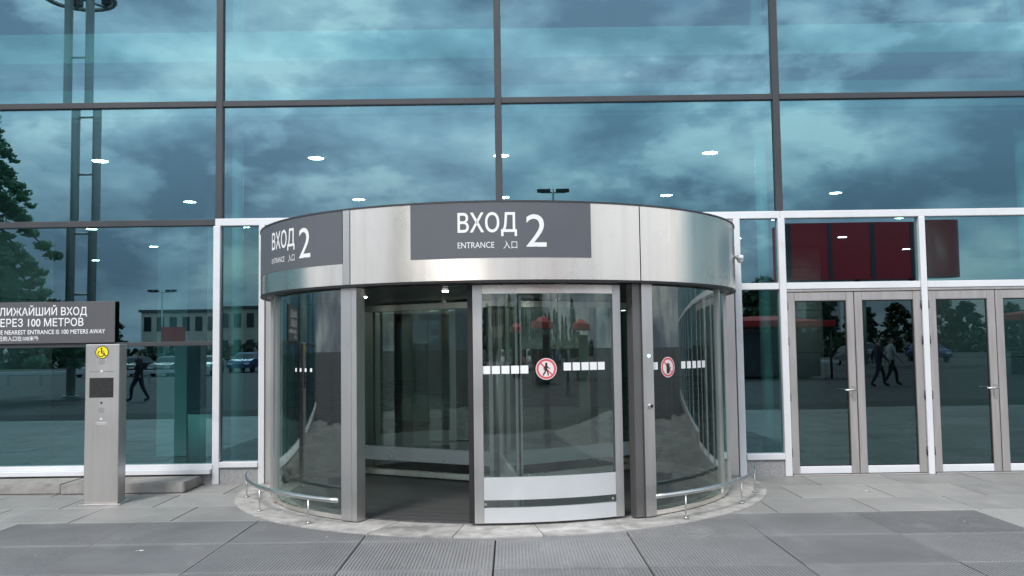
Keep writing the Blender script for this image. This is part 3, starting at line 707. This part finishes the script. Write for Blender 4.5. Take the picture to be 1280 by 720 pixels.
# ------------------------------------------------------------------ the forecourt behind the camera (seen mirrored in the glass)
mast = thing('light_mast', 'tall twin tube lighting mast with ring platform, reflected in left panes', 'mast', (-16.75, -25, -.06))
mp_ = lambda o: setattr(o, 'parent', mast) or o
for s in (-1, 1): mp_(tube('mast_tube', [(s*.43, 0, 0), (s*.42, 0, 17)], .165, 'mastgreen', None, 16)); mp_(tube('base_flange', [(s*.43, 0, 0), (s*.43, 0, .06)], .3, 'mastgreen', None, 16))
for z in (1.5, 4.0, 6.4, 8.7, 11.0, 13.3): mp_(tube('rung', [(-.40, 0, z), (.40, 0, z)], .045, 'mastgreen', None, 8))
bm = bmesh.new(); tubebm(bm, [(1.3*cos(2*PI*k/24), 1.3*sin(2*PI*k/24), 15.7) for k in range(25)], .09, 8, False); mp_(bmesh_obj('ring_platform', bm, 'mastgreen'))
for k in range(6):
    a = 2*PI*k/6; mp_(tube('spoke', [(0, 0, 15.7), (1.3*cos(a), 1.3*sin(a), 15.7)], .05, 'mastgreen', None, 6))
    mp_(box('floodlight', (1.3*cos(a)-.2, 1.3*sin(a)-.2, 15.82), (1.3*cos(a)+.2, 1.3*sin(a)+.2, 16.2), 'darkmetal'))

def lampmast(x, y, h, label, arm=1.6):
    t_ = thing('lamp_post', label, 'lamp post', (x, y, -.06), 0, 'lamp posts across the forecourt')
    tube('pole', [(0, 0, 0), (0, 0, h)], [.14, .07], 'mastgreen', t_, 10)
    tube('cross_arm', [(-arm, 0, h-.3), (arm, 0, h-.3)], .06, 'mastgreen', t_, 8)
    for s in (-1, -.5, .5, 1): box('lamp_head', (s*arm-.28, -.2, h-.28), (s*arm+.28, .2, h-.02), 'darkmetal', t_, .03)
lampmast(3.6, -62, 14.2, 'tall floodlight post reflected just above the drum sign', 1.0)
lampmast(-41, -98, 9.2, 'lamp post with cross arm reflected in the left window', 1.4)

def leafcloud(blobs, n, sz, seed=1):
    rnd = random.Random(seed); V, F = [], []
    tot = sum(b[3]**2 for b in blobs)
    for cx_, cy_, cz_, r, sq in blobs:
        for _ in range(int(n*r*r/tot)):
            d = Vector((rnd.gauss(0, 1), rnd.gauss(0, 1), rnd.gauss(0, 1))).normalized()*r*(rnd.random()**.45)
            c = Vector((cx_, cy_, cz_))+Vector((d.x, d.y, d.z*sq)); s = sz*rnd.uniform(.6, 1.4)
            a = Vector((rnd.gauss(0, 1), rnd.gauss(0, 1), rnd.gauss(0, .6))).normalized()*s; b = a.cross(Vector((rnd.gauss(0, 1), rnd.gauss(0, 1), rnd.gauss(0, 1)))).normalized()*s*.5
            k = len(V); V += [c-a, c+b, c+a, c-b]; F.append((k, k+1, k+2, k+3))
    return V, F
def tree_mesh(h, spread, n, sz, seed, nl=9, conifer=False):
    rnd = random.Random(seed); bm = bmesh.new()
    tubebm(bm, [(0, 0, 0), (.05, .03, h*.3), (-.05, .05, h*.6), (0, 0, h*.92)], [h*.022, h*.017, h*.010, .02], 9)
    blobs = []
    for i in range(nl*3):
        z = h*(.22+.74*i/(nl*3)); a = i*2.4+rnd.uniform(-.4, .4); L_ = spread*(1.05-.8*(i/(nl*3))**1.5)*rnd.uniform(.7, 1.1)
        fr = i/(nl*3)
        if conifer: L_ = spread*(1.03-fr)*rnd.uniform(.75, 1.1)
        tip = Vector((L_*cos(a), L_*sin(a), z-(.42 if conifer else .12)*L_)); m_ = Vector((L_*.5*cos(a), L_*.5*sin(a), z+.1*L_))
        tubebm(bm, [(0, 0, z-.2), m_, tip], [h*.006+.01, h*.004, .01], 5)
        for q in ((.35, .5, .62, .75, .88, 1.0) if conifer else (.55, .8, 1.0)):
            c = m_.lerp(tip, (q-.5)*2); blobs.append((c.x, c.y, c.z, (spread*.26*rnd.uniform(.7, 1.2) if not conifer else (.14+.20*(1-fr))*rnd.uniform(.7, 1.3)), .55 if not conifer else .5))
    bmesh.ops.recalc_face_normals(bm, faces=bm.faces); tm = bpy.data.meshes.new('trunk'); bm.to_mesh(tm); bm.free(); tm.materials.append(M['bark'])
    V, F = leafcloud(blobs, n, sz, seed); cm = bpy.data.meshes.new('crown'); cm.from_pydata(V, [], F)
    return tm, cm
def tree(meshes, mat, loc, label, sc_=1, rz=0, group=None, name='tree'):
    t_ = thing(name, label, 'tree', loc, rz, group); t_.scale = (sc_,)*3
    if not meshes[1].materials: meshes[1].materials.append(M[mat])
    for nm, me in zip(('trunk', 'crown'), meshes):
        o = bpy.data.objects.new(nm, me); COL.objects.link(o); o.parent = t_
    return t_
near = tree_mesh(10.9, 3.5, 52000, .075, 3, 30, True)
tree(near, 'leaf', (-19.9, -22.5, -.06), 'tall drooping green conifer reflected at the left edge of the glass', 1.22)
far = [tree_mesh(8, 3.0, 2600, .30, s, 7) for s in (11, 12, 13)]
rnd = random.Random(5)
for side, xs in (('left', [-92, -86, -80, -75, -70, -66, -62, -58.5, -55, -19, -15, -11, -7]), ('right', [84, 78, 73, 68, 63, 58, 52, 47, 42, 37, 32, 27, 22, 18, 14, 10, 6])):
    for k, x in enumerate(xs):
        nth = ['first', 'second', 'third', 'fourth', 'fifth', 'sixth', 'seventh', 'eighth', 'ninth', 'tenth', 'eleventh', 'twelfth', 'thirteenth', 'fourteenth', 'fifteenth', 'sixteenth', 'seventeenth'][k]
        tree(far[k % 3], 'leaf2', (x+rnd.uniform(-1, 1), -108-rnd.uniform(0, 8), -.06), f'dark tree in the far tree line, {nth} from its {side} end', rnd.uniform(.8, 1.15), rnd.uniform(0, 6), 'trees of the far tree line')
tree(far[0], 'leaf2', (17.5, -52, -.06), 'dark tree reflected above the red pavilion roof', .8, 1)

def block(x0, x1, y0, y1, h, mat, label, nx, nz, name='far_building'):
    t_ = thing(name, label, 'building', ((x0+x1)/2, y1, -.06)); w = x1-x0
    box('wall', (-w/2, y0-y1, 0), (w/2, 0, h), mat, t_, .0); box('roof', (-w/2-.3, y0-y1-.3, h), (w/2+.3, .3, h+.35), 'roofing', t_)
    for i in range(nx):
        for j in range(nz):
            cx_ = -w/2+(i+.5)*w/nx; cz_ = (j+.55)*h/nz; ww, wh = w/nx*.28, h/nz*.27
            box('window', (cx_-ww, .005, cz_-wh), (cx_+ww, .06, cz_+wh), 'win', t_)
block(-53, -20, -135, -122, 7.6, 'plaster', 'long beige low building reflected in the left window', 18, 2)
block(24, 54, -150, -138, 10, 'plaster2', 'grey three storey block reflected in the right doors', 14, 3)
block(-10, 22, -160, -146, 8, 'plaster', 'beige block reflected behind the floodlight post', 12, 2)

hv, hf = [], []
hr = random.Random(9)
for _ in range(9000):
    x = hr.uniform(-110, 110); y = -104+hr.uniform(-1.2, 1.2); z = hr.uniform(0, 2.3+.6*mnoise.noise(Vector((x*.2, 0, 0))))
    d = Vector((hr.gauss(0, 1), hr.gauss(0, 1), hr.gauss(0, 1))).normalized()*.42; q = d.cross(Vector((hr.gauss(0, 1), hr.gauss(0, 1), 1))).normalized()*.3
    c = Vector((x, y, z)); k = len(hv); hv += [c-d, c+q, c+d, c-q]; hf.append((k, k+1, k+2, k+3))
hm = bpy.data.meshes.new('hedge'); hm.from_pydata(hv, [], hf)
tag(link('hedge', hm, 'leaf2', None, (0, 0, -.06)), 'long dark hedge below the far tree line', 'hedge', kind='stuff')

# parked cars
def carmesh():
    prof = [(-2.15, .35), (-2.2, .62), (-2.1, .88), (-1.75, .96), (-1.1, 1.42), (-.3, 1.48), (.45, 1.42), (1.1, 1.0), (1.95, .86), (2.2, .66), (2.2, .35)]
    bm = bmesh.new(); R_ = []
    for s in (-1, 1):
        for k in (0, 1):
            w = .86 if k == 0 else .80
            R_.append([bm.verts.new((x, s*(w if z < 1 else w-.20*min(1, (z-.95)/.4)), z)) for x, z in prof])
    n = len(prof); a, b = R_[0], R_[2]
    for i in range(n): bm.faces.new((a[i], a[(i+1) % n], b[(i+1) % n], b[i]))
    bm.faces.new(a[::-1]); bm.faces.new(b)
    for r_ in (R_[1], R_[3]):
        for v in r_: bm.verts.remove(v)
    bmesh.ops.recalc_face_normals(bm, faces=bm.faces); me = bpy.data.meshes.new('body'); bm.to_mesh(me); bm.free(); me.materials.append(M['car_white'])
    bm = bmesh.new()
    for s in (-1, 1):
        pts = [(-1.45, 1.0), (-1.02, 1.36), (.42, 1.36), (.95, 1.02)]
        q = [bm.verts.new((x, s*(.862-.20*max(0, min(1, (z-.95)/.4))+.006), z)) for x, z in pts]; bm.faces.new(q if s < 0 else q[::-1])
    q = [bm.verts.new(v) for v in ((.52, -.62, 1.385), (.52, .62, 1.385), (1.06, .78, 1.04), (1.06, -.78, 1.04))]; bm.faces.new(q)
    wm = bpy.data.meshes.new('windows'); bm.to_mesh(wm); bm.free(); wm.materials.append(M['win'])
    bm = bmesh.new(); tubebm(bm, [(0, -.1, 0), (0, .1, 0)], .32, 18); bmesh.ops.recalc_face_normals(bm, faces=bm.faces); tm = bpy.data.meshes.new('wheel'); bm.to_mesh(tm); bm.free(); tm.materials.append(M['tyre'])
    bm = bmesh.new(); boxbm(bm, (-.04, -.18, -.07), (.04, .18, .07)); hm = bpy.data.meshes.new('headlight'); bm.to_mesh(hm); bm.free(); hm.materials.append(M['lettering'])
    return me, wm, tm, hm
CM = carmesh()
def car(x, y, rz, mat, label):
    t_ = thing('parked_car', label, 'car', (x, y, -.06), rz, 'cars parked across the forecourt')
    def ad(n, me, loc=(0, 0, 0)):
        o = bpy.data.objects.new(n, me); COL.objects.link(o); o.parent = t_; o.location = loc; return o
    b_ = ad('body', CM[0]); b_.material_slots[0].link = 'OBJECT'; b_.material_slots[0].material = M[mat]; ad('windows', CM[1])
    for sx in (-1.35, 1.35):
        for sy in (-.78, .78): ad('wheel', CM[2], (sx, sy, .32))
    for sy in (-.6, .6): ad('headlight', CM[3], (2.19, sy, .66))
for i, (x, mt, cn) in enumerate(((-31, 'car_white', 'white'), (-28.2, 'car_black', 'black'), (-25.3, 'car_grey', 'silver grey'), (-22.6, 'car_white', 'white'), (-19.6, 'car_blue', 'blue'), (-16.5, 'car_grey', 'silver grey'), (-5, 'car_black', 'black'), (2, 'car_white', 'white'), (6, 'car_grey', 'silver grey'), (11, 'car_red', 'red'), (14.5, 'car_white', 'white'), (18, 'car_black', 'black'), (22, 'car_white', 'white'), (26, 'car_grey', 'silver grey'), (31, 'car_blue', 'blue'))):
    car(x, -58+rnd.uniform(-.4, .4), PI/2+rnd.uniform(-.05, .05), mt, f'{cn} parked car reflected in the row, {ordn[i] if i < 7 else ["eighth", "ninth", "tenth", "eleventh", "twelfth", "thirteenth", "fourteenth", "fifteenth"][i-7]} from the left')

# red pavilions
def pavilion(x, y, label, w=2.7, d=1.6):
    t_ = thing('red_pavilion', label, 'pavilion', (x, y, -.06), 0, 'red roofed pavilions on the forecourt')
    for sx in (-1, 1):
        for sy in (-1, 1): tube('post', [(sx*(w-.2), sy*(d-.2), 0), (sx*(w-.2), sy*(d-.2), 2.45)], .06, 'darkmetal', t_, 8)
    box('fascia', (-w, -d, 2.45), (w, d, 2.75), 'red', t_, .02)
    bm = bmesh.new(); q = [bm.verts.new(v) for v in ((-w*.8, -d*.8, 2.752), (w*.8, -d*.8, 2.752), (w*.8, d*.8, 2.752), (-w*.8, d*.8, 2.752))]; u_ = [bm.verts.new(v) for v in ((-.9, -.5, 2.98), (.9, -.5, 2.98), (.9, .5, 2.98), (-.9, .5, 2.98))]
    bm.faces.new(u_)
    for k in range(4): bm.faces.new((q[k], q[(k+1) % 4], u_[(k+1) % 4], u_[k]))
    bmesh_obj('roof_peak', bm, 'red', t_)
    box('counter', (-w*.7, -d*.5, 0), (w*.7, d*.3, 1.05), 'indark', t_, .02); box('back_panel', (-w*.8, d*.62, .1), (w*.8, d*.66, 2.2), 'indark', t_); box('menu_board', (-.9, -d-.03, 1.9), (.9, -d-.001, 2.4), 'lettering', t_)
pavilion(12.6, -34, 'red roofed pavilion reflected in the left glass door', 3.0)
pavilion(25.2, -31, 'red roofed pavilion reflected at the right edge of the doors', 2.6)
pavilion(6.8, -46, 'smaller red roofed pavilion further back on the forecourt', 2.0)
# large red billboard on posts
bb = thing('billboard', 'large dark red billboard with rounded end, reflected above the glass doors', 'billboard', (23.4, -49, -.06))
def rounded(name, x0, x1, y0, y1, z0, z1, r, mat, parent):
    pts = []
    for cx_, cy_, a0 in ((x1-r, y0+r, -90), (x1-r, y1-r, 0), (x0+r, y1-r, 90), (x0+r, y0+r, 180)):
        for q in range(7): a = rad(a0+15*q); pts.append((cx_+r*cos(a), cy_+r*sin(a)))
    bm = bmesh.new(); lo = [bm.verts.new((x, y, z0)) for x, y in pts]; hi = [bm.verts.new((x, y, z1)) for x, y in pts]
    bm.faces.new(lo); bm.faces.new(hi); n = len(pts)
    for k in range(n): bm.faces.new((lo[k], lo[(k+1) % n], hi[(k+1) % n], hi[k]))
    o = bmesh_obj(name, bm, mat, parent); return o
rounded('board', -5.7, 6.9, -2.2, -.2, 5.7, 9.45, .9, 'inred', bb)
for x, w in ((-5.0, .6), (-2.1, .25), (.7, .3), (3.3, .2)): box('divider', (x-w/2, -.25, 5.75), (x+w/2, -.15, 9.4), 'indark', bb, .02)
for x in (-3.6, 0, 3.6): tube('post', [(x, -1.2, 0), (x, -1.2, 5.7)], .16, 'mastgreen', bb, 12)
# red banner in front of the trees
bn2 = thing('red_banner', 'small red banner on two posts reflected in the left window', 'banner', (-36, -88, -.06))
for s in (-1, 1): tube('post', [(s*1.2, 0, 0), (s*1.2, 0, 4.5)], .06, 'mastgreen', bn2, 8)
box('cloth', (-1.3, .07, 2.6), (1.3, .11, 4.5), 'red', bn2)
# barriers
for i, x in enumerate((-26, -20, 9, 16)):
    t_ = thing('traffic_barrier', f'low white traffic barrier on the forecourt, {ordn[i]} from the left', 'barrier', (x, -40, -.06), 0, 'low traffic barriers')
    box('barrier_beam', (-2.4, -.05, .55), (2.4, .05, .75), 'white', t_, .02)
    for s in (-1.8, 0, 1.8): box('barrier_post', (s-.05, -.045, 0), (s+.05, .045, .549), 'mastgreen', t_)

# people crossing the forecourt
def person(x, y, rz, top, legs, label, stride=.28):
    J = {'pel': (0, 0, .95), 'sp': (0, .0, 1.18), 'ch': (0, .0, 1.38), 'nk': (0, .0, 1.50), 'hd0': (0, .01, 1.58), 'hd': (0, .02, 1.68), 'hdt': (0, .01, 1.75)}
    E_ = [('pel', 'sp'), ('sp', 'ch'), ('ch', 'nk'), ('nk', 'hd0'), ('hd0', 'hd'), ('hd', 'hdt')]
    Rr = {'pel': (.15, .11), 'sp': (.135, .10), 'ch': (.16, .11), 'nk': (.055, .055), 'hd0': (.075, .085), 'hd': (.078, .095), 'hdt': (.05, .06)}
    for s, sd_ in ((-1, 'l'), (1, 'r')):
        f_ = stride*s
        J.update({'hip'+sd_: (.09*s, 0, .88), 'kn'+sd_: (.095*s, f_*.55+.06, .49), 'an'+sd_: (.095*s, f_-.04, .09), 'to'+sd_: (.10*s, f_+.14, .04),
                  'sh'+sd_: (.18*s, 0, 1.40), 'el'+sd_: (.235*s, -f_*.35-.03, 1.13), 'wr'+sd_: (.24*s, -f_*.75+.08, .90), 'ha'+sd_: (.235*s, -f_*.85+.11, .81)})
        E_ += [('pel', 'hip'+sd_), ('hip'+sd_, 'kn'+sd_), ('kn'+sd_, 'an'+sd_), ('an'+sd_, 'to'+sd_), ('ch', 'sh'+sd_), ('sh'+sd_, 'el'+sd_), ('el'+sd_, 'wr'+sd_), ('wr'+sd_, 'ha'+sd_)]
        Rr.update({'hip'+sd_: (.095, .10), 'kn'+sd_: (.06, .065), 'an'+sd_: (.045, .045), 'to'+sd_: (.045, .03), 'sh'+sd_: (.065, .07), 'el'+sd_: (.045, .045), 'wr'+sd_: (.03, .03), 'ha'+sd_: (.04, .022)})
    Rr = {q: (v[0]*1.16, v[1]*1.16) if q[:2] not in ('hd', 'ha', 'nk') else v for q, v in Rr.items()}
    keys = list(J); me = bpy.data.meshes.new('person'); me.from_pydata([J[q] for q in keys], [(keys.index(a), keys.index(b)) for a, b in E_], [])
    ob = bpy.data.objects.new('person_skel', me); COL.objects.link(ob)
    ob.modifiers.new('s', 'SKIN'); sub = ob.modifiers.new('u', 'SUBSURF'); sub.levels = 2
    for i, q in enumerate(keys):
        me.skin_vertices[0].data[i].radius = Rr[q]; me.skin_vertices[0].data[i].use_root = q == 'pel'
    dg = bpy.context.evaluated_depsgraph_get(); bmm = bpy.data.meshes.new_from_object(ob.evaluated_get(dg)); bpy.data.objects.remove(ob)
    bmm.materials.clear()
    for q in (top, legs, 'skin', 'hair', 'black'): bmm.materials.append(M[q])
    for p_ in bmm.polygons:
        c = p_.center; p_.use_smooth = True
        p_.material_index = 4 if c.z < .085 else 1 if c.z < .93 and abs(c.x) < .19 else 3 if (c.z > 1.70 or (c.z > 1.60 and c.y < -.02)) else 2 if (c.z > 1.50 or (abs(c.x) > .19 and c.z < .92)) else 0
    o = bpy.data.objects.new('person', bmm); COL.objects.link(o); o.location = (x, y, -.06); o.rotation_euler = (0, 0, rz); return tag(o, label, 'person')
person(-12.9, -21, PI/2, 'cloth_c', 'cloth_a', 'person in black jacket walking, reflected in the left window')
person(13.2, -22, -PI/2, 'cloth_a', 'cloth_a', 'person in navy clothes walking, reflected in the second glass door')
person(-9.2, -33, -PI/2, 'cloth_b', 'cloth_a', 'person in pale top with dark trousers crossing far out on the forecourt')
person(9.7, -30, PI/2+.3, 'red', 'cloth_c', 'person in red top walking towards the red pavilion')
person(17.2, -27, .4, 'cloth_b', 'cloth_b', 'person in pale clothes standing near the red pavilion', .08)
person(13.9, -22.6, -PI/2, 'cloth_b', 'cloth_c', 'person in pale top walking beside the one in navy')

# litter and grit on the paving
gv, gf = [], []; gr = random.Random(21)
for _ in range(420):
    x, y = gr.uniform(-6.5, 6.5), gr.uniform(-6.3, -.1)
    rr = math.hypot(x-DX, y-DY)
    if rr < 3.0: continue
    if gr.random() < .5 and rr > 3.3: continue
    n = 5; rad_ = gr.uniform(.003, .010); k = len(gv); a0 = gr.uniform(0, 6)
    for q in range(n): gv.append((x+rad_*cos(a0+2*PI*q/n)*gr.uniform(.6, 1.3), y+rad_*sin(a0+2*PI*q/n)*gr.uniform(.6, 1.3), .003))
    gv.append((x, y, .003+rad_*.7)); gf += [(k+q, k+(q+1) % n, k+n) for q in range(n)]
gm = bpy.data.meshes.new('grit'); gm.from_pydata(gv, [], gf); tag(link('grit', gm, 'ledge'), 'fine stone grit scattered over the paving', 'grit', kind='stuff')
for i, (x, y, a, lb) in enumerate(((-2.9, -3.75, .4, 'white cigarette butt lying on the ribbed grate at lower left'), (2.35, -1.9, 1.2, 'white cigarette butt lying beside the right handrail'), (3.9, -1.3, 2.2, 'white cigarette butt lying on slabs before the glass doors'))):
    d = Vector((cos(a), sin(a), 0))*.03; t_ = thing('cigarette_butt', lb, 'litter', (x, y, .009), 0, 'litter on the paving')
    tube('paper', [-d*.1, d], .004, 'lettering', t_, 8); tube('filter', [-d, -d*.101], .0042, 'ledge', t_, 8)
